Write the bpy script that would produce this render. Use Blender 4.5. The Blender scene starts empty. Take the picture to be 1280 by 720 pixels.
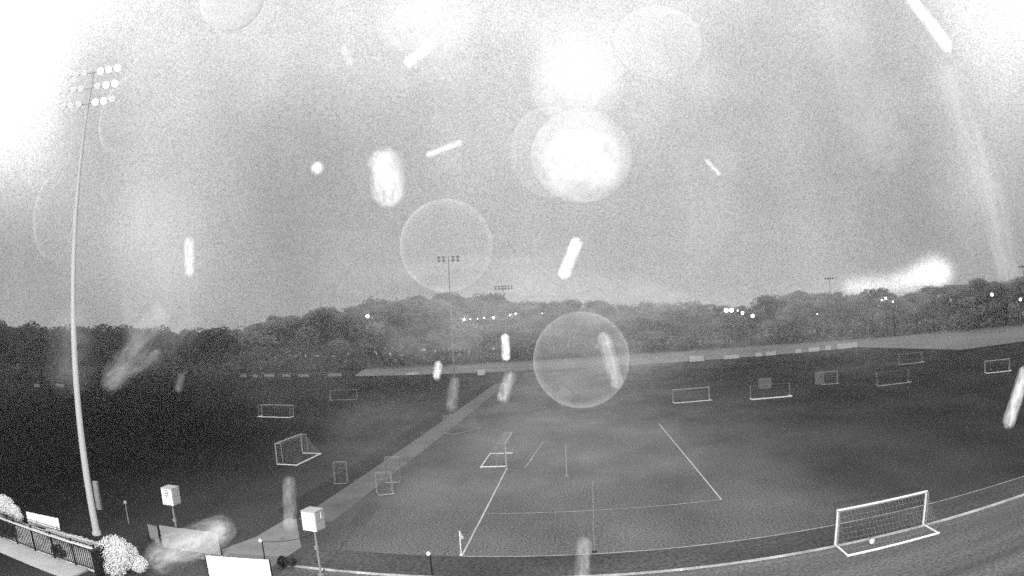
import bpy, bmesh, math, random
from mathutils import Vector, Matrix
random.seed(7)
R = math.radians
scene = bpy.context.scene
col = scene.collection
H = 13.5                                    # height of the camera on the grandstand mast

# ------------------------------------------------------------------ camera
cd = bpy.data.cameras.new('camera'); cam = bpy.data.objects.new('camera', cd); col.objects.link(cam)
cd.type = 'PANO'
cd.sensor_fit = 'HORIZONTAL'; cd.sensor_width = 36.0; cd.sensor_height = 20.25
cd.panorama_type = 'FISHEYE_EQUISOLID' if hasattr(cd, 'panorama_type') else cd.panorama_type
cd.fisheye_lens = 759.25 / 1280 * 36
cd.fisheye_fov = R(200)
cd.lens = cd.fisheye_lens
cd.clip_start = 0.001; cd.clip_end = 5000
cam.matrix_world = (Matrix.Translation((0, 0, H)) @ Matrix.Rotation(0.103114, 4, 'Z')
                    @ Matrix.Rotation(math.pi/2 + 0.0672093, 4, 'X') @ Matrix.Rotation(-0.053557, 4, 'Z'))
scene.camera = cam

# ------------------------------------------------------------------ render settings (a noisy night sensor)
scene.render.engine = 'CYCLES'
scene.cycles.use_denoising = False
scene.cycles.use_adaptive_sampling = True
scene.cycles.adaptive_threshold = 1.0
scene.cycles.adaptive_min_samples = 18
scene.cycles.max_bounces = 4; scene.cycles.transparent_max_bounces = 48; scene.cycles.volume_bounces = 1
scene.cycles.diffuse_bounces = 2; scene.cycles.glossy_bounces = 1
scene.cycles.sample_clamp_indirect = 1; scene.cycles.sample_clamp_direct = 4
scene.view_settings.view_transform = 'Standard'; scene.view_settings.look = 'None'
scene.view_settings.exposure = 0; scene.view_settings.gamma = 1

# ------------------------------------------------------------------ world: glowing night overcast seen in black and white
GLOWS = [(-0.8457, 0.3897, 0.4148, 110, 0.44), (-0.7912, 0.5485, 0.2864, 200.0, 0.10), (-0.7232, 0.4575, 0.5418, 60, 0.24),
 (-0.086, 0.8354, 0.5428, 16.0, 0.15), (-0.1948, 0.8537, 0.4829, 117.6, 0.12), (0.0293, 0.9388, 0.3432, 71.1, 0.12),
 (0.7031, 0.5679, 0.4348, 90, 0.5), (0.7235, 0.628, 0.2898, 160.0, 0.12), (0.6521, 0.7428, 0.1517, 360.1, 0.14),
 (-0.6138, 0.7702, 0.1731, 117.6, 0.2), (-0.7088, 0.6776, 0.196, 230.4, 0.08), (-0.5303, 0.7173, 0.452, 71.1, 0.12),
 (-0.1246, 0.9831, 0.134, 90.0, 0.09), (0.3031, 0.9518, 0.0466, 47.6, 0.10), (0.5688, 0.8214, 0.0410, 4600, 1.3), (0.5824, 0.812, 0.0375, 7500, 1.0),
 (0.5498, 0.8344, 0.037, 6500, 1.1), (0.5318, 0.8462, 0.0320, 7800, 1.0), (0.5115, 0.8587, 0.0300, 9500, 0.9), (0.4898, 0.8713, 0.0292, 9500, 0.8), (0.4679, 0.8833, 0.0290, 9500, 0.6), (0.4459, 0.8946, 0.0300, 9500, 0.35),
 (0.3364, 0.8582, 0.3877, 19.9, 0.06)]
W = bpy.data.worlds.new('World'); scene.world = W; W.use_nodes = True
nt = W.node_tree; nt.nodes.clear()
def nd(t, **k):
    n = nt.nodes.new(t)
    for a, v in k.items(): setattr(n, a, v)
    return n
def mth(op, a, b=None, c=None):
    n = nd('ShaderNodeMath', operation=op)
    for i, v in enumerate((a, b, c)):
        if v is None: continue
        if isinstance(v, (int, float)): n.inputs[i].default_value = v
        else: nt.links.new(v, n.inputs[i])
    return n.outputs[0]
tc = nd('ShaderNodeTexCoord'); dirv = tc.outputs['Generated']
sep = nd('ShaderNodeSeparateXYZ'); nt.links.new(dirv, sep.inputs[0])
el = mth('MAXIMUM', sep.outputs[2], 0.0)
lum = mth('MULTIPLY_ADD', mth('POWER', el, 2.2), 1.35, 0.35)          # brighter towards the zenith
for gx, gy, gz, k, a in GLOWS:
    dp = nd('ShaderNodeVectorMath', operation='DOT_PRODUCT'); nt.links.new(dirv, dp.inputs[0]); dp.inputs[1].default_value = (gx, gy, gz)
    e = mth('EXPONENT', mth('MULTIPLY', mth('SUBTRACT', dp.outputs['Value'], 1.0), k))
    lum = mth('MULTIPLY_ADD', e, a, lum)
no = nd('ShaderNodeTexNoise'); no.inputs['Scale'].default_value = 5.0; no.inputs['Detail'].default_value = 4.0
nt.links.new(dirv, no.inputs['Vector'])
lum = mth('MULTIPLY', lum, mth('MULTIPLY_ADD', no.outputs[0], 0.60, 0.70))
mp = nd('ShaderNodeMapping'); mp.inputs['Scale'].default_value = (9, 9, 1.6); nt.links.new(dirv, mp.inputs['Vector'])
no2 = nd('ShaderNodeTexNoise'); no2.inputs['Scale'].default_value = 1.0; no2.inputs['Detail'].default_value = 1.5
nt.links.new(mp.outputs[0], no2.inputs['Vector'])
lum = mth('MULTIPLY', lum, mth('MULTIPLY_ADD', no2.outputs[0], 0.30, 0.85))
wn = nd('ShaderNodeTexWhiteNoise', noise_dimensions='3D')              # fine sensor grain put into the sky
sc_ = nd('ShaderNodeVectorMath', operation='SCALE'); nt.links.new(dirv, sc_.inputs[0]); sc_.inputs['Scale'].default_value = 850.0
fl = nd('ShaderNodeVectorMath', operation='FLOOR'); nt.links.new(sc_.outputs[0], fl.inputs[0]); nt.links.new(fl.outputs[0], wn.inputs['Vector'])
lum = mth('MULTIPLY', lum, mth('MULTIPLY_ADD', wn.outputs['Value'], 0.7, 0.65))
bg = nd('ShaderNodeBackground'); nt.links.new(lum, bg.inputs['Color']); bg.inputs['Strength'].default_value = 1.0
wo = nd('ShaderNodeOutputWorld'); nt.links.new(bg.outputs[0], wo.inputs['Surface'])

# ------------------------------------------------------------------ unseen floodlight added behind the camera to light the foreground
ld = bpy.data.lights.new('added_floodlight', 'SPOT'); lamp = bpy.data.objects.new('added_floodlight', ld); col.objects.link(lamp)
ld.energy = 150000; ld.spot_size = R(165); ld.spot_blend = 0.7; ld.shadow_soft_size = 0.3
lamp.location = (-8, -22, 18)
lamp.rotation_euler = (Vector((2, 40, 0)) - lamp.location).to_track_quat('-Z', 'Y').to_euler()

# ------------------------------------------------------------------ materials
def mat(name, base, rough=0.8, var=0.0, scale=1.0, stretch=(1, 1, 1), grain=0.0, grain_scale=30, bump=0.0, emit=0.0, metallic=0.0):
    m = bpy.data.materials.new(name); m.use_nodes = True
    t = m.node_tree; b = t.nodes['Principled BSDF']
    b.inputs['Roughness'].default_value = rough; b.inputs['Metallic'].default_value = metallic
    b.inputs['Specular IOR Level'].default_value = 0.2
    g = t.nodes.new('ShaderNodeTexCoord')
    mpn = t.nodes.new('ShaderNodeMapping'); mpn.inputs['Scale'].default_value = stretch
    t.links.new(g.outputs['Object'], mpn.inputs['Vector'])
    n = t.nodes.new('ShaderNodeTexNoise'); n.inputs['Scale'].default_value = scale; n.inputs['Detail'].default_value = 5
    t.links.new(mpn.outputs[0], n.inputs['Vector'])
    n2 = t.nodes.new('ShaderNodeTexNoise'); n2.inputs['Scale'].default_value = grain_scale; n2.inputs['Detail'].default_value = 2
    t.links.new(g.outputs['Object'], n2.inputs['Vector'])
    def M(op, a, b_, c=None):
        q = t.nodes.new('ShaderNodeMath'); q.operation = op
        for i, v in enumerate((a, b_, c)):
            if v is None: continue
            if isinstance(v, (int, float)): q.inputs[i].default_value = v
            else: t.links.new(v, q.inputs[i])
        return q.outputs[0]
    v = M('MULTIPLY_ADD', M('SUBTRACT', n.outputs[0], 0.5), 2 * var, 1.0)
    w = M('MULTIPLY_ADD', M('SUBTRACT', n2.outputs[0], 0.5), 2 * grain, 1.0)
    q = M('MAXIMUM', M('MULTIPLY', M('MULTIPLY', v, w), base), 0.004)
    t.links.new(q, b.inputs['Base Color'])
    if bump:
        bp = t.nodes.new('ShaderNodeBump'); bp.inputs['Strength'].default_value = bump; bp.inputs['Distance'].default_value = 0.05
        t.links.new(n2.outputs[0], bp.inputs['Height']); t.links.new(bp.outputs[0], b.inputs['Normal'])
    if emit:
        b.inputs['Emission Color'].default_value = (1, 1, 1, 1); b.inputs['Emission Strength'].default_value = emit
    return m
M_ = {
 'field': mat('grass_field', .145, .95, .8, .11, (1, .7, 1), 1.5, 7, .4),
 'pitch': mat('artificial_turf', .22, .9, .55, .07, (1, 1, 1), .7, 6, .3),
 'turf_dark': mat('dark_turf_border', .07, .9, .8, .25, (.4, 1, 1), 1.2, 4, .3),
 'track': mat('running_track', .11, .9, 1.0, .35, (.12, 1.5, 1), 1.1, 5, .2),
 'verge': mat('painted_shade_grass', .03, .95, .9, .15, (1, .3, 1), 1.1, 6, .2),  # shade along the path painted as dark ground
 'path': mat('gravel_path', .125, .9, .5, .4, (1, 1, 1), .5, 8, .2),
 'pad': mat('concrete_pad', .22, .9, .35, .5, (1, 1, 1), .3, 8, .1),
 'walk': mat('pale_concrete', .42, .8, .25, .6, (1, 1, 1), .3, 10, .1),
 'bed': mat('pale_gravel_bed', .5, .9, .8, .5, (1, 1, 1), .8, 6, .4),
 'far': mat('pale_meadow', .17, .95, .5, .02, (1, 1.5, 1), 1.2, 1.2, .3),
 'line': mat('line_paint', .48, .7, .5, .8, (1, 1, 1), .5, 12),
 'line_worn': mat('worn_line_paint', .42, .7, .9, .7, (1, 1, 1), .6, 9),
 'white': mat('white_powder_coat', .8, .4, .1, 2),
 'white_dull': mat('dull_white_paint', .36, .5, .3, 1),
 'board': mat('white_banner_vinyl', .82, .5, .05, 1),
 'board_grey': mat('grey_banner_vinyl', .27, .6, .3, 1.4),
 'back': mat('board_back', .06, .8, .2, 1),
 'print': mat('faint_print', .3, .6),
 'ink': mat('grey_print', .22, .6, .3, 3),
 'net': mat('netting_cord', .30, .8),
 'steel': mat('galvanised_steel', .26, .45, .2, .7, (1, 1, .2), metallic=.0),
 'dark_metal': mat('black_painted_metal', .01, .5, .2, 2),
 'rail': mat('rail_top_metal', .6, .35, .2, 3),
 'glass': mat('lamp_glass_lit', .8, .2, emit=9.0),
 'glass_dim': mat('lamp_glass_added_glow', .65, .2, emit=.05),  # unlit lamp glass with a faint glow added to lift it
 'lamp': mat('street_lamp_glow', .8, .3, emit=7.0),
 'leaf_bright': mat('pale_flowering_leaves', .92, .7, .1, 3, grain=.12, grain_scale=9),
 'leaf_far': mat('dark_far_foliage', .10, .8, .6, .25, grain=.5, grain_scale=2),  # light falloff at far left painted in as darker foliage
 'leaf': mat('tree_foliage', .36, .8, .3, .25, grain=.2, grain_scale=2),
 'leaf_dark': mat('shrub_foliage', .035, .8, .6, 2),
 'bark': mat('bark', .08, .9, .3, 2),
 'fence': mat('far_fence_mesh', .25, .8, .4, .3),
 'ball': mat('ball_white', .85, .4),
 'ball_dark': mat('ball_patch', .05, .4),
 'drop': mat('raindrop_water', .14, .3),
 'mast_far': mat('weathered_mast_steel', .26, .6, .2, .5),
 'mast': mat('mast_paint', .46, .5, .1, 1),
 'box': mat('sign_box_white', .85, .45, .06, 3),
 'box_side': mat('sign_box_side', .42, .5, .35, 5),
}

# a water drop: mostly clear, milky where the film is thick, paler at its rim
t_ = M_['drop'].node_tree; t_.nodes.clear()
def N_(k, **kw):
    n = t_.nodes.new(k)
    for a, v in kw.items(): setattr(n, a, v)
    return n
def Q_(op, *a):
    n = N_('ShaderNodeMath', operation=op); n.use_clamp = op == 'ADD'
    for i, v in enumerate(a):
        if isinstance(v, (int, float)): n.inputs[i].default_value = v
        else: t_.links.new(v, n.inputs[i])
    return n.outputs[0]
g_ = N_('ShaderNodeTexCoord'); sp = N_('ShaderNodeSeparateXYZ'); t_.links.new(g_.outputs['Object'], sp.inputs[0])
oi = N_('ShaderNodeObjectInfo'); sc2 = N_('ShaderNodeSeparateColor'); t_.links.new(oi.outputs['Color'], sc2.inputs[0])
kk = oi.outputs['Alpha']; yy = Q_('DIVIDE', Q_('MAXIMUM', Q_('SUBTRACT', Q_('ABSOLUTE', sp.outputs[1]), Q_('SUBTRACT', 1.0, kk)), 0.0), kk)
rho2 = Q_('ADD', Q_('MULTIPLY', sp.outputs[0], sp.outputs[0]), Q_('MULTIPLY', yy, yy))
nz = N_('ShaderNodeTexNoise', noise_dimensions='4D'); nz.inputs['Scale'].default_value = 2.2; nz.inputs['Detail'].default_value = 6; nz.inputs['Roughness'].default_value = .65
t_.links.new(g_.outputs['Object'], nz.inputs['Vector']); t_.links.new(Q_('MULTIPLY', oi.outputs['Random'], 40.0), nz.inputs['W'])
rag = Q_('MULTIPLY', Q_('SUBTRACT', nz.outputs[0], .55), Q_('MULTIPLY', Q_('MINIMUM', sc2.outputs[2], 1.0), 1.5))       # ragged water edge
inside = Q_('MAXIMUM', Q_('SUBTRACT', 1.0, rho2), 0.0)
thick = Q_('POWER', Q_('MAXIMUM', Q_('ADD', inside, Q_('MULTIPLY', rag, Q_('MINIMUM', Q_('MULTIPLY', inside, 3.0), 1.0))), .0001), sc2.outputs[2])
body = Q_('MULTIPLY', thick, sc2.outputs[0]); rim_ = Q_('MULTIPLY', Q_('POWER', rho2, 7.0), sc2.outputs[1])
pass
al = Q_('MULTIPLY', Q_('ADD', body, rim_), Q_('MULTIPLY_ADD', nz.outputs[0], 1.6, .2))
ge = N_('ShaderNodeNewGeometry'); al = Q_('MULTIPLY', al, Q_('SUBTRACT', 1.0, ge.outputs['Backfacing']))
o_ = N_('ShaderNodeOutputMaterial'); d1 = N_('ShaderNodeBsdfDiffuse'); d2 = N_('ShaderNodeBsdfTranslucent'); mx = N_('ShaderNodeMixShader'); tr = N_('ShaderNodeBsdfTransparent'); m2 = N_('ShaderNodeMixShader')
for d_ in (d1, d2): d_.inputs['Color'].default_value = (.5, .5, .5, 1)
t_.links.new(d1.outputs[0], mx.inputs[1]); t_.links.new(d2.outputs[0], mx.inputs[2])
t_.links.new(al, m2.inputs[0]); t_.links.new(tr.outputs[0], m2.inputs[1]); t_.links.new(mx.outputs[0], m2.inputs[2]); t_.links.new(m2.outputs[0], o_.inputs['Surface'])
# leaves let light through
for nm_ in ('leaf', 'leaf_far', 'leaf_bright'):
    t_ = M_[nm_].node_tree; b_ = t_.nodes['Principled BSDF']; src = b_.inputs['Base Color'].links[0].from_socket
    df = N_('ShaderNodeBsdfDiffuse'); tl = N_('ShaderNodeBsdfTranslucent'); mx = N_('ShaderNodeMixShader'); mx.inputs[0].default_value = .45
    t_.links.new(src, df.inputs[0]); t_.links.new(src, tl.inputs[0]); t_.links.new(df.outputs[0], mx.inputs[1]); t_.links.new(tl.outputs[0], mx.inputs[2])
    t_.links.new(mx.outputs[0], [n for n in t_.nodes if n.type == 'OUTPUT_MATERIAL'][0].inputs['Surface']); t_.nodes.remove(b_)
# light falloff painted into the grass colour: darkest far left, brightest round the pitch
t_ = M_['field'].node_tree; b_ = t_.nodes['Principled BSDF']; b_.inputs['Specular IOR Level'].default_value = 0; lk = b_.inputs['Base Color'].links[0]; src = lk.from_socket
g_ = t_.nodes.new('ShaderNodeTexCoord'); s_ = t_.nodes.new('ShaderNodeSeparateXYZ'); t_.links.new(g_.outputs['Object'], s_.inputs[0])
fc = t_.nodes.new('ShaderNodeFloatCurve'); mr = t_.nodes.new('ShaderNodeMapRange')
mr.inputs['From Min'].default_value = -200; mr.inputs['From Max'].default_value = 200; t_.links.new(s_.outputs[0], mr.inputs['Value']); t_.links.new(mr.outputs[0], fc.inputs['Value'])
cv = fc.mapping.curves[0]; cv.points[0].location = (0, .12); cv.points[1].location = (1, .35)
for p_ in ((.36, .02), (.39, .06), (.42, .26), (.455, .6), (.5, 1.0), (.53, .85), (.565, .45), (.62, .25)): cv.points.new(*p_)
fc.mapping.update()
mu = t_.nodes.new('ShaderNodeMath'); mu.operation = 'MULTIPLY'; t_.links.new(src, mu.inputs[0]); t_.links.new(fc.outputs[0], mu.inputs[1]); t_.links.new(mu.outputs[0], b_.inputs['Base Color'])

# ------------------------------------------------------------------ helpers
def mesh(name, bm, m=None, parent=None, loc=None):
    me = bpy.data.meshes.new(name); bm.normal_update(); bm.to_mesh(me); bm.free()
    if m: me.materials.append(M_[m] if isinstance(m, str) else m)
    o = bpy.data.objects.new(name, me); col.objects.link(o)
    if parent: o.parent = parent
    if loc: o.location = loc
    return o
def tag(o, label=None, cat=None, group=None, kind=None):
    if label: o['label'] = label
    if cat: o['category'] = cat
    if group: o['group'] = group
    if kind: o['kind'] = kind
    return o
def thing(name, label, cat, loc=(0, 0, 0), rz=0, group=None):
    o = bpy.data.objects.new(name, None); col.objects.link(o); o.location = loc; o.rotation_euler = (0, 0, rz)
    o.empty_display_size = .2
    return tag(o, label, cat, group)
def copy_tree(o, parent=None):
    c = o.copy(); col.objects.link(c)
    if parent: c.parent = parent
    for ch in list(o.children): copy_tree(ch, c)
    return c
def box(bm, c, s, rz=0):
    r = bmesh.ops.create_cube(bm, size=1)
    bmesh.ops.transform(bm, matrix=Matrix.Translation(c) @ Matrix.Rotation(rz, 4, 'Z') @ Matrix.Diagonal((*s, 1)), verts=r['verts'])
    return r['verts']
def tube(bm, a, b, r0, r1=None, n=8):
    a, b = Vector(a), Vector(b); d = b - a
    r = bmesh.ops.create_cone(bm, cap_ends=True, segments=n, radius1=r0, radius2=r0 if r1 is None else r1, depth=d.length)
    q = d.to_track_quat('Z', 'Y').to_matrix().to_4x4()
    bmesh.ops.transform(bm, matrix=Matrix.Translation((a + b) / 2) @ q, verts=r['verts'])
def ball(bm, c, r, sub=2, s=(1, 1, 1)):
    q = bmesh.ops.create_icosphere(bm, subdivisions=sub, radius=r)
    bmesh.ops.transform(bm, matrix=Matrix.Translation(c) @ Matrix.Diagonal((*s, 1)), verts=q['verts'])
def nb(): return bmesh.new()
def poly(name, pts, z, m, thick=0.0):
    bm = nb(); bm.faces.new([bm.verts.new((x, y, z)) for x, y in pts])
    o = mesh(name, bm, m); tag(o, kind='structure'); return o
def strip(name, x0, y0, x1, y1, z, m): return poly(name, [(x0, y0), (x1, y0), (x1, y1), (x0, y1)], z, m)

# ------------------------------------------------------------------ ground and fields
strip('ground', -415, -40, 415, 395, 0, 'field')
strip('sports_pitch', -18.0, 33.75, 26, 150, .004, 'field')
strip('pitch_border_turf', -18.0, 30.3, 45, 33.75, .008, 'turf_dark')
strip('running_track', -18.2, 2, 75, 30.2, .004, 'track')
poly('gravel_path', [(-20.9, 39.3), (-18.1, 39.3), (-18.0, 150), (-20.9, 150)], .012, 'path')
poly('shade_verge', [(-23.6, 41), (-20.9, 39.3), (-20.9, 185), (-23.8, 185), (-24.2, 120)], .008, 'verge')  # dark strip standing in for shade beside the path
poly('concrete_pad', [(-23.4, 29.2), (-18.1, 29.2), (-17.9, 33.6), (-21.0, 39.3), (-21.8, 39.3), (-21.9, 34.6)], .016, 'pad')
poly('far_meadow', [(-75, 193), (30, 190), (92, 182), (99, 131), (300, 96), (400, 150), (400, 390), (-130, 390)], .004, 'far')
# sidewalk below the railing: a real step
bm = nb(); box(bm, (-48.5, 22.65, .06), (40.4, 1.9, .12)); tag(mesh('sidewalk', bm, 'walk'), kind='structure')
bm = nb(); box(bm, (-37.9, 25.5, .05), (20.6, 3.6, .10)); tag(mesh('planting_bed', bm, 'bed'), kind='structure')

def line(x0, y0, x1, y1, w, m, z=.020):
    a, b = Vector((x0, y0)), Vector((x1, y1)); n = (b - a).normalized(); p = Vector((-n.y, n.x)) * w / 2
    o = poly('painted_line', [tuple(a + p), tuple(a - p), tuple(b - p), tuple(b + p)], z, m)
line(-7.35, 33.7, 34, 33.7, .10, 'line_worn')
line(34, 33.7, 60, 33.7, .12, 'line')
line(-7.35, 34.0, -7.35, 57.4, .13, 'line', .024)
line(10.1, 42.4, 10.1, 78, .13, 'line', .024)
line(-7.0, 42.4, 10.1, 42.4, .09, 'line_worn', .028)
line(-5.6, 57, -4.6, 70, .09, 'line_worn', .024)
# raised kerb between turf and track
bm = nb(); box(bm, (2.0, 30.25, .06), (40, .10, .12)); tag(mesh('track_kerb', bm, 'line_worn'), kind='structure')
bm = nb(); box(bm, (48.5, 30.25, .06), (53, .14, .12)); tag(mesh('track_kerb', bm, 'line'), kind='structure')

# ------------------------------------------------------------------ goals
def lattice(bm, p00, p10, p11, p01, nu, nv, r=.005):
    P = [Vector(p) for p in (p00, p10, p11, p01)]
    def at(u, v): return (P[0]*(1-u)+P[1]*u)*(1-v) + (P[3]*(1-u)+P[2]*u)*v
    for i in range(nu + 1): tube(bm, at(i/nu, 0), at(i/nu, 1), r, n=3)
    for j in range(nv + 1): tube(bm, at(0, j/nv), at(1, j/nv), r, n=3)
def goal(label, x, y, ang, w=6.3, h=2.2, d=1.9, td=.55, m='white', r=.06, rb=.045, netd=.25, base='white', group='portable football goals'):
    """opening along local X centred on the origin, the base frame reaching to local -Y"""
    g = thing('football_goal', label, 'goal', (x, y, .03), ang, group)
    hw = w / 2
    for s in (-1, 1):
        bm = nb(); tube(bm, (s*hw, 0, 0), (s*hw, 0, h), r); mesh('post', bm, m, g)
        bm = nb(); tube(bm, (s*hw, 0, .05), (s*hw, -d, .05), rb); mesh('side_base_bar', bm, base, g)
        bm = nb(); tube(bm, (s*hw, 0, h), (s*hw, -td, h - .02), rb*.8); tube(bm, (s*hw, -td, h-.02), (s*hw, -td-.08, .05), rb*.7); mesh('net_support', bm, 'steel', g)
    bm = nb(); tube(bm, (-hw-r, 0, h), (hw+r, 0, h), r); mesh('crossbar', bm, m, g)
    bm = nb(); tube(bm, (-hw - rb, -d, .05), (hw + rb, -d, .05), rb*1.25); mesh('rear_base_bar', bm, base, g)
    if netd:
        bm = nb(); nu = int(w/netd); nv = int(h/netd)
        lattice(bm, (-hw, -d, .06), (hw, -d, .06), (hw, -td, h-.03), (-hw, -td, h-.03), nu, nv)
        lattice(bm, (-hw, -td, h-.02), (hw, -td, h-.02), (hw, 0, h), (-hw, 0, h), nu, 2)
        for s in (-1, 1):
            lattice(bm, (s*hw, 0, .06), (s*hw, -d, .06), (s*hw, -td, h-.03), (s*hw, 0, h-.03), 5, nv)
        mesh('net', bm, 'net', g)
    return g
goal('large white football goal at the lower right with a ball inside its net', 17.4, 30.42, 0, 6.3, 2.15, 1.9, .25, 'white', .075, .06)
goal('white goal seen side-on at the top end of the bright painted line', -7.45, 60.9, R(-90), 6.4, 2.35, 2.5, .9, 'white_dull', .075, .07)
goal('white goal seen at an angle on the dark grass left of the gravel path', -32.05, 60.25, R(90), 6.5, 2.3, 2.4, .7, 'white_dull', .075, .06)
goal('wide goal right of centre facing the camera, beyond the right painted line', 18.1, 97.4, 0, 6.1, 2.0, 1.6, .6, 'white_dull', .10, .07, .5)
goal('dim goal on the far left grass, farther than the angled one', -51.8, 94.0, 0, 6.5, 2.0, 1.6, 1.2, 'steel', .09, .07, .5)
goal('dim goal at the right edge of the picture, in front of the pale meadow', 73.4, 85.1, R(-27), 5.1, 1.95, 1.6, .6, 'white_dull', .09, .07, .5)
goal('faint goal at the far left, behind the dim one', -50, 121.5, R(10), 6.0, 2.0, 1.6, .6, 'steel', .05, .05, 0, 'steel')
goal('goal whose bright rear bar lies toward the camera, right of centre', 30.5, 93.3, R(-8), 6.6, 2.0, 1.8, .6, 'steel', .02, .11, 0, 'white')
goal('faint goal with a bright rear bar, farther to the right in the dark grass', 53, 91.4, R(-9), 6.2, 2.0, 1.8, .6, 'steel', .02, .08, 0, 'white_dull')
goal('farthest faint goal on the right, just before the pale meadow', 73.2, 117.5, R(-8), 6.0, 2.1, 1.8, .6, 'steel', .06, .09, 0, 'white_dull')
goal('faint goal behind the middle of the pitch in front of the far banners', 11.7, 119.8, 0, 5.0, 2.0, 1.6, .6, 'steel', .06, .05, 0, 'steel')
goal('small faint goal beside the gravel path, nearer of the two', -16.9, 48.3, R(28), 1.35, 1.75, 1.2, .5, 'steel', .035, .035, .4, 'white_dull', 'small practice goals along the path')
goal('small faint goal beside the gravel path, farther of the two', -17.3, 52.6, R(8), 1.3, 2.2, 1.2, .5, 'steel', .035, .035, .4, 'white_dull', 'small practice goals along the path')
goal('small faint goal left of the gravel path on the dark grass', -22.1, 51.4, R(15), 1.2, 1.9, 1.1, .5, 'steel', .025, .025, .4, 'steel', 'small practice goals along the path')
goal('faint tall goal at the far end of the gravel path', -16.6, 80, R(60), 5.5, 2.4, 1.8, .7, 'steel', .05, .05, .5, 'steel')
goal('small pale goal in the middle distance right of the pitch', 45.0, 101.7, R(-15), 3.2, 2.1, 1.5, .6, 'steel', .08, .07, .4, 'white_dull')
# ball
b = thing('football', 'white football lying inside the net of the lower right goal', 'ball', (16.3, 29.55, .17))
bm = nb(); ball(bm, (0, 0, 0), .18, 3); mesh('ball_skin', bm, 'ball', b)
for a in range(5):
    bm = nb(); v = Vector((math.cos(a*1.257), math.sin(a*1.257), .45)).normalized() * .178
    tube(bm, v*.96, v*1.012, .04, n=5); mesh('panel_patch', bm, 'ball_dark', b)

# ------------------------------------------------------------------ corner flag, posts, slim poles
f = thing('corner_flag', 'white corner flag pole where two painted lines meet at bottom centre', 'corner flag', (-7.42, 33.95, 0))
bm = nb(); tube(bm, (0, 0, 0), (0, 0, 1.6), .035); mesh('pole', bm, 'white', f)
bm = nb()
vs = [bm.verts.new(p) for p in ((.03, 0, 1.6), (.05, 0, 1.0), (.24, .05, 1.12), (.14, .03, 1.35))]
bm.faces.new(vs); bmesh.ops.solidify(bm, geom=bm.faces[:], thickness=.015); mesh('flag', bm, 'board', f)
bm = nb(); tube(bm, (0, 0, 0), (0, 0, .06), .12, .08); mesh('base', bm, 'white', f)
def ball_post(label, x, y, h):
    p = thing('ball_post', label, 'post', (x, y, 0), 0, 'dark posts with pale knobs along the track')
    bm = nb(); tube(bm, (0, 0, 0), (0, 0, h), .045, .04); mesh('shaft', bm, 'dark_metal', p)
    bm = nb(); ball(bm, (-.07, -.06, h - .12), .13); mesh('knob', bm, 'box', p)
    bm = nb(); tube(bm, (0, 0, 0), (0, 0, .08), .14, .10); mesh('foot', bm, 'dark_metal', p)
    return p
ball_post('dark post with a pale knob on the concrete pad beside the white board', -18.98, 30.55, 1.5)
ball_post('dark post with a pale knob standing alone at the bottom of the picture', -8.4, 30.5, 1.55)
bm = nb()
N = 10
for i in range(N):
    xa, xb = -18.98 + 2.6*i/N, -18.98 + 2.6*(i+1)/N
    za, zb = 1.3 - .25*math.sin(math.pi*i/N), 1.3 - .25*math.sin(math.pi*(i+1)/N)
    tube(bm, (xa, 30.55 + i*.3, za), (xb, 30.55 + (i+1)*.3, zb), .018, n=5)
tag(mesh('barrier_rope', bm, 'dark_metal'), 'thin dark rope running back from the post on the concrete pad', 'rope')
p = thing('small_marker_post', 'small pale-topped post in the dark grass right of the tall light mast', 'post', (-32.8, 32.9, 0))
bm = nb(); tube(bm, (0, 0, 0), (0, 0, 1.6), .04); mesh('shaft', bm, 'steel', p)
bm = nb(); ball(bm, (0, 0, 1.68), .15); mesh('cap', bm, 'white_dull', p)
p = thing('slim_pole', 'slim pale pole standing in the middle of the pitch', 'pole', (-1.5, 53.3, 0))
bm = nb(); tube(bm, (0, 0, 0), (0, 0, 2.95), .05, .035); mesh('shaft', bm, 'white_dull', p)
bm = nb(); tube(bm, (0, 0, 0), (0, 0, .07), .2, .15); mesh('base_plate', bm, 'steel', p)
p = thing('slim_pole', 'thin dark pole at the near edge of the pitch at bottom centre', 'pole', (.5, 34.05, 0))
bm = nb(); tube(bm, (0, 0, 0), (0, 0, 4.5), .035, .025); mesh('shaft', bm, 'ink', p)
bm = nb(); tube(bm, (0, 0, 0), (0, 0, .07), .16, .12); mesh('base_plate', bm, 'dark_metal', p)

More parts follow.
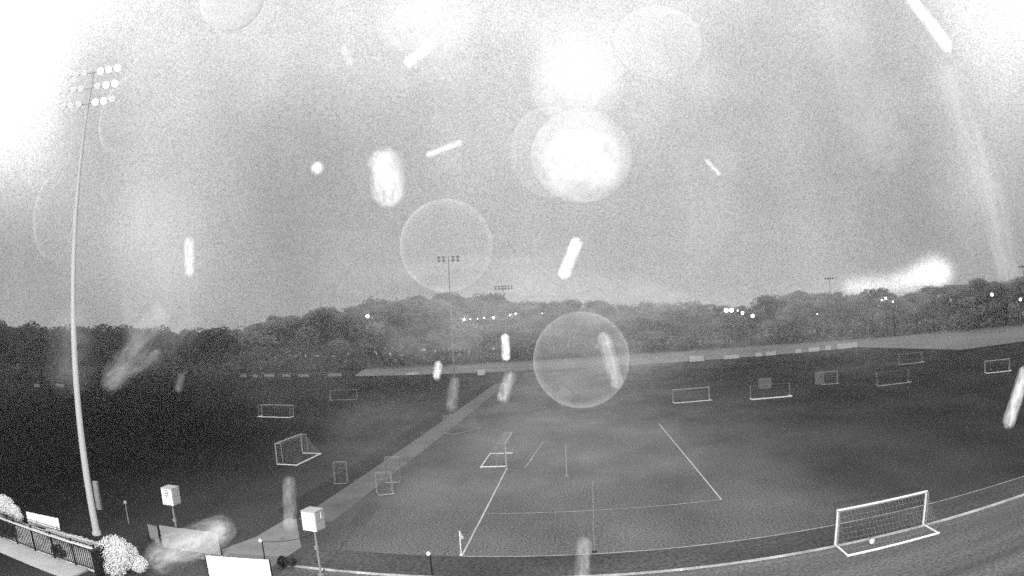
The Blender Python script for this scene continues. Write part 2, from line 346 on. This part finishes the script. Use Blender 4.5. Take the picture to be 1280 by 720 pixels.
# ------------------------------------------------------------------ sign boxes on poles
def digit(bm, ch, w, h, t):
    seg = {'1': 'bc', '3': 'abgcd', '2': 'abged'}[ch]
    S = {'a': (0, h/2, w, t), 'b': (w/2, h/4, t, h/2), 'c': (w/2, -h/4, t, h/2), 'd': (0, -h/2, w, t), 'e': (-w/2, -h/4, t, h/2), 'g': (0, 0, w, t)}
    for q in seg:
        x, z, sx, sz = S[q]; yield x, z, sx + (t if q in 'adg' else 0), sz
def sign_box(label, x, y, rz, m_left, m_right, dl, dr, zt=4.0, sz=1.12, s=.92):
    t = thing('sign_box', label, 'sign', (x, y, 0), rz, 'white sign boxes on poles')
    bm = nb(); tube(bm, (0, 0, 0), (0, 0, zt - sz), .07, .06, 10); mesh('pole', bm, 'steel', t)
    bm = nb(); box(bm, (.02, -.06, 1.75), (.22, .14, .22)); mesh('bracket', bm, 'steel', t)
    bm = nb(); tube(bm, (0, 0, 0), (0, 0, .06), .2, .2, 8); mesh('base_plate', bm, 'steel', t)
    bm = nb(); v = box(bm, (0, 0, zt - sz/2), (s, s, sz)); bmesh.ops.bevel(bm, geom=bm.edges[:], offset=.02, segments=1); mesh('cabinet', bm, 'box_side', t)
    h = s/2
    for nm, mm, ox, ang, dg in (('front_panel', m_left, (0, -h - .008), 0, dl), ('side_panel', m_right, (h + .008, 0), R(90), dr)):
        g = nb(); box(g, (0, 0, 0), (s - .05, .02, sz - .05)); pn = mesh(nm, g, mm, t, (ox[0], ox[1], zt - sz/2)); pn.rotation_euler = (0, 0, ang)
        g = nb(); box(g, (0, -.014, 0), (s - .06, .012, .02)); mesh('seam', g, 'ink', pn)
        if dg:
            ch, dm = dg; g = nb()
            for px_, pz, sx, sz_ in digit(g, ch, .2, .34, .07): box(g, (px_, -.02, pz + .27), (sx, .02, sz_))
            mesh('numeral', g, dm, pn)
    g = nb(); box(g, (0, 0, zt + .02), (s + .04, s + .04, .05)); mesh('lid', g, 'box_side', t)
    return t
sign_box('larger white sign box on a pole beside the gravel path', -14.7, 29.5, R(-8), 'box', 'box_side', None, ('1', 'box'))
sign_box('farther greyish sign box on a pole behind the grey banner', -26.2, 31.0, R(3), 'box', 'box_side', ('3', 'print'), ('1', 'print'))

# ------------------------------------------------------------------ banner boards
def board(label, x0, y0, x1, y1, h, m, back='back', z0=.0, marks=False, group='banner boards by the near fence'):
    a, b_ = Vector((x0, y0)), Vector((x1, y1)); L = (b_ - a).length; c = (a + b_)/2; ang = math.atan2(b_.y - a.y, b_.x - a.x)
    t = thing('banner_board', label, 'banner board', (c.x, c.y, 0), ang, group)
    bm = nb(); box(bm, (0, 0, z0 + h/2), (L, .04, h)); bmesh.ops.bevel(bm, geom=bm.edges[:], offset=.008, segments=1); mesh('panel', bm, m, t)
    for s in (-1, 1):
        bm = nb(); box(bm, (s*(L/2 + .035), 0, z0 + h/2 - .02), (.06, .09, h + .04)); mesh('end_post', bm, 'dark_metal', t)
    bm = nb(); box(bm, (0, .045, z0 + h*.5), (L - .1, .04, .06)); mesh('rear_rail', bm, back, t)
    if marks:
        bm = nb(); random.seed(int(L*10))
        for i in range(16):
            box(bm, (-L*.25 + random.random()*L*.5, -.024, z0 + h*(.25 + .5*random.random())), (.1 + .35*random.random(), .008, .05 + .1*random.random()))
        mesh('print', bm, 'ink', t)['kind'] = 'stuff'
    return t
board('bright white banner board at the bottom edge of the picture', -20.75, 26.8, -16.9, 27.6, 1.42, 'board')
board('bright white banner board behind the black railing', -39.85, 27.6, -36.1, 28.15, 1.0, 'board')
board('wide grey banner board with faded print under the farther sign box', -26.85, 29.95, -22.2, 30.4, 1.55, 'board_grey', marks=True)
board('small dark grey banner board at the left end of the wide grey one', -28.1, 30.1, -27.1, 30.0, 1.4, 'ink')
t = thing('utility_cabinet', 'tall narrow pale cabinet on legs beside the tall light mast', 'cabinet', (-36.5, 33.3, 0), R(20))
bm = nb(); box(bm, (0, 0, 1.65), (.42, .3, 2.3)); bmesh.ops.bevel(bm, geom=bm.edges[:], offset=.02, segments=1); mesh('cabinet_body', bm, 'board_grey', t)
bm = nb(); box(bm, (0, -.16, 1.65), (.36, .02, 2.2)); mesh('door', bm, 'board_grey', t)
for s in (-1, 1):
    bm = nb(); box(bm, (s*.15, 0, .25), (.05, .05, .5)); mesh('leg', bm, 'dark_metal', t)

# ------------------------------------------------------------------ railing
rl = thing('metal_railing', 'black metal railing with a pale top rail along the sidewalk at lower left', 'railing', (-27.2, 23.62, .12))
xs = [0, -2.25, -4.5, -6.75, -9.0, -11.25, -13.5, -15.75]
HR = 1.72
for x in xs:
    bm = nb(); box(bm, (x, 0, HR/2), (.10, .10, HR)); box(bm, (x, 0, HR + .03), (.13, .13, .06)); mesh('post', bm, 'dark_metal', rl)
L = 15.75
bm = nb(); box(bm, (-L/2, -.02, HR - .02), (L, .06, .05)); mesh('top_rail', bm, 'dark_metal', rl)
bm = nb(); box(bm, (-L/2, -.05, HR - .18), (L, .05, .12)); mesh('handrail', bm, 'rail', rl)
bm = nb(); box(bm, (-L/2, 0, HR - .30), (L, .05, .05)); mesh('middle_rail', bm, 'dark_metal', rl)
bm = nb(); box(bm, (-L/2, 0, .14), (L, .05, .05)); mesh('bottom_rail', bm, 'dark_metal', rl)
bm = nb(); x = -.15
while x > -L:
    if min(abs(x - q) for q in xs) > .07: box(bm, (x, 0, (HR - .16)/2), (.05, .05, HR - .46))
    x -= .21
o = mesh('balusters', bm, 'dark_metal', rl); o['kind'] = 'stuff'
bm = nb(); box(bm, (.45, .9, .85), (.35, 2.4, 1.7)); bmesh.ops.bevel(bm, geom=bm.edges[:], offset=.03, segments=1)
e = thing('gate_pier', 'dark pier closing the right end of the black railing', 'pier', (-27.2, 23.2, .0))
o = mesh('pier_body', bm, 'dark_metal', e); o.scale = (.8, .5, 1)
bm = nb(); box(bm, (.36, .45, 1.74), (.36, 1.3, .06)); mesh('cap', bm, 'dark_metal', e)

# ------------------------------------------------------------------ shrubs
def leaf_cloud(bm, lobes, n, size, outward=0):
    for i in range(n):
        c, r = lobes[random.randrange(len(lobes))]
        v = Vector((random.gauss(0, 1), random.gauss(0, 1), random.gauss(0, 1))).normalized() * (r * (.6 + .5*random.random()**.7))
        v.z *= .85; p = Vector(c) + v
        if p.z < .05: p.z = .05 + random.random()*.2
        a = (Vector((random.gauss(0, 1), random.gauss(0, 1), random.gauss(0, 1))).normalized() + v.normalized()*outward).normalized(); u = a.orthogonal().normalized(); w = a.cross(u)
        s = size*(.6 + .8*random.random())
        q = [bm.verts.new(p + u*s), bm.verts.new(p + w*s*.6), bm.verts.new(p - u*s), bm.verts.new(p - w*s*.6)]
        bm.faces.new(q)
def shrub(label, x, y, lobes, n, size, m, stems=5):
    t = thing('shrub', label, 'shrub', (x, y, .08))
    bm = nb(); leaf_cloud(bm, lobes, n, size, 1.2); mesh('foliage', bm, m, t)
    bm = nb()
    for i in range(stems):
        c, r = lobes[i % len(lobes)]
        tube(bm, (random.uniform(-.15, .15), random.uniform(-.15, .15), -.08), (c[0]*.8, c[1]*.8, c[2]), .04, .02, 5)
    mesh('stems', bm, 'bark', t); return t
shrub('large bright pale shrub at the right end of the black railing', -26.2, 24.6,
      [((-.3, .1, 1.35), 1.0), ((.5, .2, 1.1), .9), ((-.9, 0, .8), .6), ((1.25, .6, .55), .55), ((0, -.3, .45), .8), ((.1, .3, 1.6), .45)], 14000, .055, 'leaf_bright')
shrub('bright pale shrub at the left edge of the picture behind the railing', -42.6, 27.3,
      [((0, 0, 1.0), .8), ((1.2, 0, .7), .6), ((-1.2, .2, .9), .9), ((2.0, -.1, .4), .4)], 6000, .075, 'leaf_bright')
shrub('low bright hedge running behind the right half of the railing', -31.6, 26.3,
      [((x_*.55, .05*math.sin(x_*3), .55 - .02*abs(x_)), .30) for x_ in range(-7, 7)], 7000, .07, 'leaf_bright')
shrub('dark shrub seen through the left end of the railing', -38.4, 24.3,
      [((0, 0, .7), .6), ((-.8, 0, .5), .6), ((-1.9, .1, .6), .7), ((.5, .1, .4), .4)], 1400, .10, 'leaf_dark')
shrub('small dark shrub seen through the middle of the railing', -31.9, 24.2, [((0, 0, .5), .38), ((.5, 0, .25), .25), ((-.4, 0, .3), .3)], 500, .08, 'leaf_dark')
shrub('low dark ground shrub behind the white board at the bottom', -17.4, 30.0, [((0, 0, .3), .35), ((.5, .2, .2), .3)], 500, .08, 'leaf_dark')

# ------------------------------------------------------------------ light masts
def mast(label, x, y, h, r0, r1, arms, rows, n_heads, head_r, spacing, lit=None, rowgap=1.1, m='steel', rz=0, seg=12, aim=0):
    t = thing('light_mast', label, 'light mast', (x, y, 0), rz, 'sports light masts')
    bm = nb(); tube(bm, (0, 0, 0), (0, 0, h), r0, r1, seg); mesh('pole', bm, m, t)
    bm = nb(); tube(bm, (0, 0, 0), (0, 0, .25), r0*1.3, r0*1.25, seg); mesh('base', bm, m, t)
    for k in range(rows):
        z = h - .15 - k*rowgap
        bm = nb(); box(bm, (0, -r1 - .05, z), (arms, .09, .09)); a = mesh('crossarm', bm, m, t)
        for i in range(n_heads):
            if n_heads > 1: xx = -spacing*(n_heads - 1)/2 + i*spacing
            else: xx = 0
            if abs(xx) < .3 and rows > 1: continue
            on = bool(lit and (k, i) in lit)
            ax, ay = math.sin(aim), -math.cos(aim); zl = z - head_r*.5
            g = nb(); tube(g, (xx, -r1 - .1, z + .05), (xx + ax*head_r*1.1, -r1 - .1 + ay*head_r*1.1, zl), head_r*.5, head_r, 12); hd = mesh('lamp_head', g, 'white' if m == 'mast' else m, t); gm = 'glass_dim' if m == 'mast' else 'ink'
            g = nb(); tube(g, (xx + ax*head_r*1.1, -r1 - .1 + ay*head_r*1.1, zl), (xx + ax*head_r*1.25, -r1 - .1 + ay*head_r*1.25, zl - head_r*.07), head_r*.92, head_r*.8, 12)
            mesh('lens', g, 'glass' if on else gm, hd)
    return t
mast('tall light mast at the left with bright lamp heads on its crossarms', -33.1, 29.4, 33.3, .29, .11, 5.0, 3, 7, .27, .76,
     lit={(0, 4), (0, 5), (0, 6), (1, 5), (1, 6), (2, 4), (2, 5)}, rowgap=1.25, rz=R(18), m='mast', aim=R(30))
for (lab, az, D, h, arm, n) in [('middle light mast rising in front of the far trees', -11.8, 158, 33.3, 5.4, 5),
                             ('farther light mast whose lamp row shows above the trees at centre', -6.7, 232, 30.2, 6.6, 6),
                             ('light mast above the trees left of the bright horizon glow', 24.4, 255, 25.6, 3.6, 4),
                             ('light mast above the trees at the right edge of the picture', 43.9, 262, 22.9, 3.6, 4)]:
    mast(lab, D*math.sin(R(az)), D*math.cos(R(az)), h, .26, .12, arm, 1 if n < 5 else 2, n, .42, arm/(n - .6), rowgap=.9, m='mast_far', rz=R(-az))

# ------------------------------------------------------------------ far fence with its banners
fe = thing('far_fence', 'low wire fence running across the far edge of the fields', 'fence', (0, 0, 0))
def fy(x): return 193 - .055*max(0, x + 60) if x > -60 else 193
pbm = nb(); tube(pbm, (0, 0, 0), (0, 0, 1.5), .05, n=6); p0 = mesh('post', pbm, 'steel', fe, (-170, fy(-170), 0))
xx = -160
while xx < 96:
    q = p0.copy(); col.objects.link(q); q.location = (xx, fy(xx), 0); xx += 8
bm = nb(); xx = -170
while xx < 94:
    tube(bm, (xx, fy(xx), 1.45), (xx + 8, fy(xx + 8), 1.45), .035, n=4); tube(bm, (xx, fy(xx), .7), (xx + 8, fy(xx + 8), .7), .02, n=4); xx += 8
mesh('top_rail', bm, 'steel', fe)
BN = [(-163.9, 126.1, 3.4, .9), (-157.0, 131.5, 4.2, .9), (-119, 191.5, 3.0, 1.0), (-114, 191.8, 2.3, .9), (-108, 192, 4.6, 1.1), (-101, 192, 3.4, 1.0),
      (-94, 192, 4.6, 1.0), (-82, 192, 5.2, 1.1), (-63, 191.5, 6.0, .7), (-54, 191.3, 4.6, .8), (-29.3, 180, 2.2, 1.6),
      (36.4, 184.0, 4.6, 1.7), (47.5, 183.6, 5.0, 1.2), (56.5, 183.0, 2.4, 1.1), (60.5, 182.8, 3.6, 1.2), (70, 182.4, 2.2, 1.2), (75.5, 182, 4.0, 1.2), (80.5, 181.8, 2.4, 1.3), (87.5, 181.2, 7.5, 1.6)]
names = ['leftmost', 'second', 'third', 'fourth', 'fifth', 'sixth', 'seventh', 'eighth', 'ninth', 'tenth', 'eleventh', 'first', 'second', 'third', 'fourth', 'fifth', 'sixth', 'seventh', 'last']
for i, (x, y, w, h) in enumerate(BN):
    lab = f'pale banner on the far fence, {names[i]} from the left edge' if i < 11 else f'pale banner on the far fence, {names[i]} of those right of the pitch'
    if i == 10: lab = 'small pale banner on the far fence between the two centre masts'
    board(lab, x - w/2, y, x + w/2, y - .02*w*(x > 0), h, 'board' if x > -60 and x < 95 else 'white_dull', 'steel', .1, group='banners on the far fence')
board('pale grey leaning board in the grass right of the pitch', 31.9, 104.3, 34.3, 103.6, 1.9, 'ink', 'steel', .05, group='boards standing on the far grass')
board('pale grey board in the grass beside the small pale goal', 42.2, 101.9, 44.0, 101.5, 2.3, 'ink', 'steel', .05, group='boards standing on the far grass')

# ------------------------------------------------------------------ far trees
PROFILE = [(-64, 2.2), (-55.91, 2.09), (-50.97, 1.82), (-43.71, 1.71), (-38.58, 1.2), (-35.84, 1.22), (-31.95, 1.2), (-30.63, 1.39), (-29.6, 2.02), (-28.42, 2.51),
 (-25.74, 2.36), (-23.43, 2.73), (-21.88, 3.27), (-18.81, 3.69), (-14.25, 3.73), (-7.97, 3.51), (-6.95, 2.85), (-4.61, 2.72), (-2.13, 2.43), (0.81, 2.18),
 (2.94, 2.28), (6.11, 1.92), (8.32, 1.93), (10.36, 1.64), (12.89, 1.61), (14.2, 0.62), (16.48, 1.35), (17.37, 0.69), (18.04, 1.46), (19.0, 1.9), (22.88, 1.75),
 (26.53, 1.24), (28.91, 1.26), (31.26, 0.85), (34.11, 1.26), (37.35, 1.26), (39.4, 1.29), (41.44, 1.11), (43.86, 1.17), (60, 1.3)]
def prof(az):
    for (a0, e0), (a1, e1) in zip(PROFILE, PROFILE[1:]):
        if a0 <= az <= a1: return e0 + (e1 - e0)*(az - a0)/(a1 - a0)
    return 1.3
def tree_proto(seed):
    random.seed(seed); lobes = []
    for i in range(15):
        z = .30 + .62*random.random(); rr = .36*math.sin(math.pi*min(1, (z - .12)/.86))**.6
        a = random.random()*6.283; d = rr*random.random()**.5
        lobes.append(((d*math.cos(a), d*math.sin(a), z), .09 + .06*random.random()))
    cb = nb(); leaf_cloud(cb, lobes, 2200, .022)
    tb = nb(); tube(tb, (0, 0, 0), (.01, 0, .5), .022, .012, 7)
    for i in range(6):
        c, r = lobes[i]; tube(tb, (.005, 0, .2 + .05*i), (c[0]*.9, c[1]*.9, c[2]), .009, .003, 5)
    return cb, tb
protos = []
KINDS = ['tall', 'spreading', 'narrow', 'round', 'ragged']
for s in range(8):
    cb, tb = tree_proto(40 + s)
    t = thing('tree', '', 'tree', (0, 0, 0)); mesh('crown', cb, 'leaf' if s < 5 else 'leaf_far', t); mesh('trunk', tb, 'bark', t); protos.append(t)
def zone(az):
    if az < -30.2: return 'dark tree in the low treeline at the far left behind the light mast', 'trees of the low far left treeline'
    if az < -7.4: return 'dark tree in the tall wooded rise left of centre behind the middle mast', 'trees of the wooded rise left of centre'
    if az < 14: return 'dark tree in the long even treeline behind the pitch', 'trees of the even treeline behind the pitch'
    if az < 27: return 'dark tree in the treeline between the centre-right lamps and the horizon glow', 'trees left of the horizon glow'
    return 'dark tree in the treeline under the horizon glow at the right', 'trees at the right under the glow'
random.seed(11); used = set(); az = -60
rows = [(262, 1.0, 1.25), (280, .90, 1.15), (300, .95, 1.2), (330, 1.0, 1.3)]
for D, f_, step in rows:
    az = -60 + random.random()
    while az < 53:
        d = D + random.uniform(-7, 7)
        if az < -45: d *= .95
        e_ = prof(az); h = (H + d*math.tan(R(e_)))*f_*random.uniform(.95, 1.03)
        k = random.randrange(5) if az > -32 else 5 + random.randrange(3)
        o = protos[k] if k not in used else copy_tree(protos[k]); used.add(k)
        o.location = (d*math.sin(R(az)), d*math.cos(R(az)), 0); o.rotation_euler = (0, 0, random.random()*6.28)
        w = h*random.uniform(1.1, 1.6); o.scale = (w, w, h)
        o['label'], o['group'] = zone(az)
        az += step*random.uniform(1.4, 2.4)
# undergrowth at the wood's edge
random.seed(5); bm = nb()
for i in range(9000):
    az = random.uniform(-62, 54); d = random.uniform(258, 340); h = 10*random.random()**1.3
    p = Vector((d*math.sin(R(az)), d*math.cos(R(az)), h + .3))
    a = Vector((random.gauss(0, 1), random.gauss(0, 1), random.gauss(0, 1))).normalized(); u = a.orthogonal().normalized(); w = a.cross(u); s = random.uniform(.8, 1.7)
    bm.faces.new([bm.verts.new(p + u*s), bm.verts.new(p + w*s), bm.verts.new(p - u*s), bm.verts.new(p - w*s)])
tag(mesh('undergrowth', bm, 'leaf'), 'dark undergrowth filling the wood behind the fields', 'undergrowth', None, 'stuff')

# ------------------------------------------------------------------ far street lamps
def street_lamp(label, az, el_, r, D=250):
    x, y = D*math.sin(R(az)), D*math.cos(R(az)); h = H + D*math.tan(R(el_))
    t = thing('street_lamp', label, 'street lamp', (x, y, 0), 0, 'lit lamps in front of the far trees')
    bm = nb(); tube(bm, (0, 0, 0), (0, 0, h - r), .12, .07, 6); mesh('pole', bm, 'dark_metal', t)
    bm = nb(); tube(bm, (0, 0, h + r*.6), (0, 0, h + r*1.15), r*.7, r*.2, 8); mesh('hood', bm, 'dark_metal', t)
    bm = nb(); ball(bm, (0, 0, h), r, 2, (.9, .9, 1)); mesh('lamp_glass', bm, 'lamp', t)
for a in [('lit lamp alone at the left part of the tall wooded rise', -19.7, 1.84, .85), ('lit lamp left of the cluster below the centre masts', -10.6, 1.14, .7),
          ('faint lit lamp just right of the cluster\'s leftmost lamp', -10.0, 1.12, .25), ('faint lit lamp in the middle of the centre cluster', -9.3, 1.13, .28), ('small lit lamp in the centre cluster, third from its right', -8.7, 1.18, .33),
          ('lit lamp under the farther centre mast', -7.8, 1.15, .6), ('lit lamp in the pair right of the farther centre mast, left one', -6.2, 1.33, .5),
          ('lit lamp in the pair right of the farther centre mast, right one', -5.7, 1.42, .4), ('tiny lit lamp alone just right of the centre cluster', -3.2, 1.3, .22),
          ('brightest lit lamp at centre right, left half of the big pair', 14.25, .50, 1.0), ('bright lit lamp at centre right, right half of the big pair', 14.75, .47, 1.0),
          ('small lit lamp between the big pair and the two right of it', 15.35, .38, .4), ('lit lamp second from the right at centre right', 15.8, .13, .75), ('lit lamp at the right end of the centre-right row', 16.75, -.20, .85),
          ('tiny lit lamp under the mast by the horizon glow', 23.0, -.5, .3), ('small lit lamp under the horizon glow, leftmost of three', 29.4, .3, .4), ('lit lamp under the horizon glow, middle and highest of three', 29.8, .42, .55),
          ('small lit lamp under the horizon glow, rightmost of three', 30.5, .05, .4), ('lit lamp at right between the glow and the picture edge', 40.5, -.13, .7), ('lit lamp nearest to the right edge of the picture', 43.4, -.79, .65)]:
    street_lamp(*a)

# ------------------------------------------------------------------ rain drops floating near the lens; smears and films added as pale veil
# kind, centre seen from the lens, half width and half length in mm, tilt, density of the water film, density of its rim, label
DROPS = [
 ('soft', [-0.03797, 0.06298, 0.03395], 6.403, 5.336, 0, 0.06, 0, 'soft faint smear of water in the sky right of the tall mast lamp heads'),
 ('soft', [-0.01484, 0.07421, 0.03104], 4.311, 11.855, 0, 0.05, 0, 'faint upright smear of water in the sky between the streaks and the stacked drops'),
 ('soft', [-0.02837, 0.07697, 0.00969], 13.059, 6.53, 0, 0.05, 0, 'wide faint smear of water in the sky above the wooded rise'),
 ('soft', [0.01879, 0.07849, 0.02101], 6.593, 16.482, 5, 0.05, 0, 'tall faint smear of water in the sky right of centre'),
 ('soft', [0.04052, 0.0683, 0.02798], 6.656, 13.312, -8, 0.07, 0, 'tall faint smear of water in the upper right sky'),
 ('soft', [-0.06604, 0.04554, 0.02811], 4.48, 10.079, 10, 0.1, 0, 'faint smear of water at the left edge of the sky'),
 ('soft', [0.0008, 0.07532, 0.04108], 12.435, 3.391, 0, 0.06, 0, 'faint flat smear of water along the top at centre'),
 ('soft', [-0.03254, 0.07119, -0.00592], 21.0, 9.5, 0, 0.03, 0, 'wide very thin film of water added to veil the grass at left'),
 ('faint', [-0.01023, 0.04843, 0.00709], 3.887, 3.887, 0, 0.04, 0.15, 'large faint round raindrop with a pale rim in front of the middle light mast'),
 ('faint', [0.00025, 0.05052, -0.00291], 4.067, 4.067, 0, 0.05, 0.12, 'large faint round raindrop with a pale rim over the far fence at centre'),
 ('faint', [0.00844, 0.04523, 0.02246], 3.71, 3.17, 0, 0.1, 0.1, 'pale round raindrop high in the sky right of centre'),
 ('disc', [0.00154, 0.04761, 0.02035], 4.095, 4.231, 0, 0.3, 0.05, 'bright round raindrop high in the sky at centre, upper of two stacked'),
 ('disc', [0.00138, 0.05038, 0.01435], 4.418, 4.142, 0, 0.5, 0.08, 'brightest large round raindrop in the sky at centre, lower of two stacked'),
 ('faint', [-0.03464, 0.03558, 0.01853], 2.235, 3.491, 15, 0.02, 0.25, 'faint oval raindrop with a pale rim beside the tall mast lamp heads'),
 ('faint', [-0.02603, 0.03769, 0.02784], 2.825, 2.684, 0, 0.4, 0.2, 'white raindrop cut by the top edge of the picture at left'),
 ('disc', [-0.01085, 0.04602, 0.0265], 4.713, 3.428, 0, 0.36, 0, 'wide white raindrop at the top, left of centre'),
 ('faint', [-0.0412, 0.0325, 0.01579], 1.949, 3.61, 10, 0.02, 0.22, 'faint oval raindrop left of the tall mast, upper of two'),
 ('faint', [-0.04204, 0.03448, 0.01061], 1.971, 3.65, 0, 0.02, 0.22, 'faint oval raindrop left of the tall mast, lower of two'),
 ('faint', [-0.00136, 0.05368, 0.01588], 3.689, 4.279, 0, 0.06, 0.08, 'faint raindrop half behind the brightest one on its left'),
 ('soft', [0.03163, 0.06965, -0.00105], 21.0, 8.5, 0, 0.05, 0, 'wide very thin film of water added to veil the trees at the right'),
 ('faint', [0.02394, 0.04917, 0.01676], 5.275, 3.768, 20, 0.004, 0.02, 'very faint wide raindrop in the sky right of centre'),
 ('soft', [-0.03663, 0.04414, 0.00712], 5.331, 9.9, 0, 0.16, 0, 'broad milky smear of water in the sky right of the tall mast'),
 ('soft', [0.03771, 0.04331, 0.01065], 1.847, 10.772, -14, 0.12, 0, 'long curved pale smear of water down the right edge of the sky'),
 ('soft', [-0.00235, 0.05894, 0.00103], 25.652, 8.551, 0, 0.13, 0, 'very wide thin film of water added to veil the trees and far fence at centre'),
 ('soft', [-0.00839, 0.05786, -0.01156], 25.913, 9.423, 0, 0.045, 0, 'very wide thin film of water added to veil the middle of the pitch'),
 ('soft', [-0.04518, 0.03978, -0.00075], 3.173, 4.759, 10, 0.14, 0, 'faint upright smear of water over the far left trees'),
 ('soft', [0.00231, 0.05452, 0.02681], 6.008, 5.607, 0, 0.12, 0, 'faint wide smear of water at the top centre'),
 ('hard', [-0.01781, 0.05664, 0.01565], 1.942, 3.236, -8, 0.7, 0, 'broad bright upright raindrop in the sky left of centre'),
 ('hard', [-0.00024, 0.06162, 0.00683], 0.735, 2.369, 22, 0.9, 0, 'bright slanted long raindrop just above the trees at centre'),
 ('hard', [-0.00742, 0.06213, -0.00185], 0.495, 1.485, -3, 0.9, 0, 'short bright upright raindrop in front of the trees at centre'),
 ('hard', [-0.01455, 0.06138, -0.00392], 0.5, 1.082, 10, 0.6, 0, 'small bright raindrop near the far fence left of centre'),
 ('hard', [-0.0125, 0.05962, 0.01897], 0.42, 2.101, 68, 0.55, 0, 'thin bright raindrop lying almost level in the sky left of centre'),
 ('hard', [-0.01406, 0.05592, 0.02869], 0.764, 2.206, 48, 0.9, 0, 'bright slanted raindrop at the top, left of centre'),
 ('hard', [0.03762, 0.04585, 0.0266], 0.856, 3.597, -28, 0.9, 0, 'bright slanted long raindrop at the top right corner'),
 ('hard', [-0.0389, 0.05208, 0.00881], 0.691, 2.161, -2, 0.9, 0, 'bright upright raindrop right of the tall light mast'),
 ('hard', [-0.02621, 0.05805, 0.01804], 0.829, 0.829, 0, 1, 0, 'small round bright raindrop in the sky between the mast and the broad one'),
 ('hard', [-0.02211, 0.05563, 0.02965], 0.528, 1.32, -25, 0.35, 0, 'pale short raindrop at the top between two white ones'),
 ('hard', [0.01609, 0.06343, 0.01613], 0.311, 1.243, -42, 0.35, 0, 'thin pale raindrop in the sky right of centre'),
 ('hard', [0.00356, 0.06778, -0.0041], 0.896, 3.404, -17, 0.25, 0, 'faint long raindrop over the far fence at centre'),
 ('soft', [-0.00825, 0.06779, -0.00655], 0.904, 1.988, 18, 0.28, 0, 'faint slanted raindrop above the side-on goal'),
 ('soft', [-0.01435, 0.06732, -0.0071], 0.821, 2.188, 8, 0.14, 0, 'very faint raindrop near the end of the gravel path'),
 ('hard', [0.04687, 0.0505, -0.01117], 0.92, 3.495, 15, 0.5, 0, 'bright long raindrop at the right edge below the far goal'),
 ('soft', [-0.04729, 0.05215, -0.00031], 1.762, 6.122, 40, 0.2, 0, 'faint long slanted raindrop over the far left grass, steeper of two'),
 ('soft', [-0.04813, 0.05212, -0.00296], 1.31, 4.49, 62, 0.17, 0, 'faint long slanted raindrop over the far left grass, flatter of two'),
 ('soft', [-0.0428, 0.05273, -0.02268], 2.264, 6.226, 72, 0.55, 0, 'thick grey slanted raindrop over the grey banner board'),
 ('hard', [-0.03332, 0.06112, -0.01915], 0.951, 3.425, 5, 0.2, 0, 'faint upright raindrop above the concrete pad'),
 ('hard', [-0.00034, 0.06733, -0.02768], 1.055, 3.069, 0, 0.18, 0, 'faint upright raindrop at the bottom centre'),
 ('soft', [-0.04517, 0.05766, -0.00471], 0.677, 1.354, 15, 0.15, 0, 'faint small raindrop over the far left grass'),
 ('faint', [-0.00199, 0.07346, -0.0087], 0.975, 1.17, 0, 0.035, 0.02, 'small faint round raindrop over the far pitch at centre'),
]
CM = cam.matrix_world.to_3x3(); upc = CM @ Vector((0, 1, 0))
for kd, p_, rx, ry, tilt, a_, rim, lab in DROPS:
    k_ = 1.0 if kd == 'faint' or rx/ry > .7 else rx/ry                       # long drops are round-ended runs, the others are beads
    bm = nb(); bmesh.ops.create_uvsphere(bm, u_segments=32, v_segments=16, radius=1)
    for v in bm.verts: v.co.y = v.co.y*k_ + (math.copysign(1 - k_, v.co.y) if abs(v.co.y) > 1e-5 else 0)
    for f_ in bm.faces: f_.smooth = True
    wet = 'film' in lab or 'smear' in lab
    o = mesh('water_smear' if wet else 'raindrop', bm, 'drop')
    n = -Vector(p_).normalized(); u = (upc - n*upc.dot(n)).normalized(); u = Matrix.Rotation(R(-tilt), 3, n) @ u; w = u.cross(n)
    rot = Matrix((w, u, n)).transposed().to_4x4()
    o.matrix_world = Matrix.Translation(Vector((0, 0, H)) + Vector(p_)) @ rot @ Matrix.Diagonal((rx/1000, ry/1000, min(rx, ry, 2.5)*.14/1000, 1))
    o.color = (a_, rim, {'faint': .05, 'hard': 1.1, 'soft': 1.6, 'disc': .65}[kd], k_)
    tag(o, lab, 'water smear' if wet else 'raindrop', 'wet smears close in front of the camera' if wet else 'raindrops close in front of the camera')

# ------------------------------------------------------------------ haze
bm = nb(); box(bm, (0, 180, 19), (850, 450, 40))
hz = mesh('haze', bm, None); tag(hz, 'thin rainy mist over the whole sports ground', None, None, 'stuff')
m = bpy.data.materials.new('haze_air'); m.use_nodes = True; t = m.node_tree; t.nodes.clear()
pv = t.nodes.new('ShaderNodeVolumePrincipled'); pv.inputs['Color'].default_value = (.9, .9, .9, 1); pv.inputs['Density'].default_value = .0004; pv.inputs['Anisotropy'].default_value = .2
ou = t.nodes.new('ShaderNodeOutputMaterial'); t.links.new(pv.outputs[0], ou.inputs['Volume']); hz.data.materials.append(m)
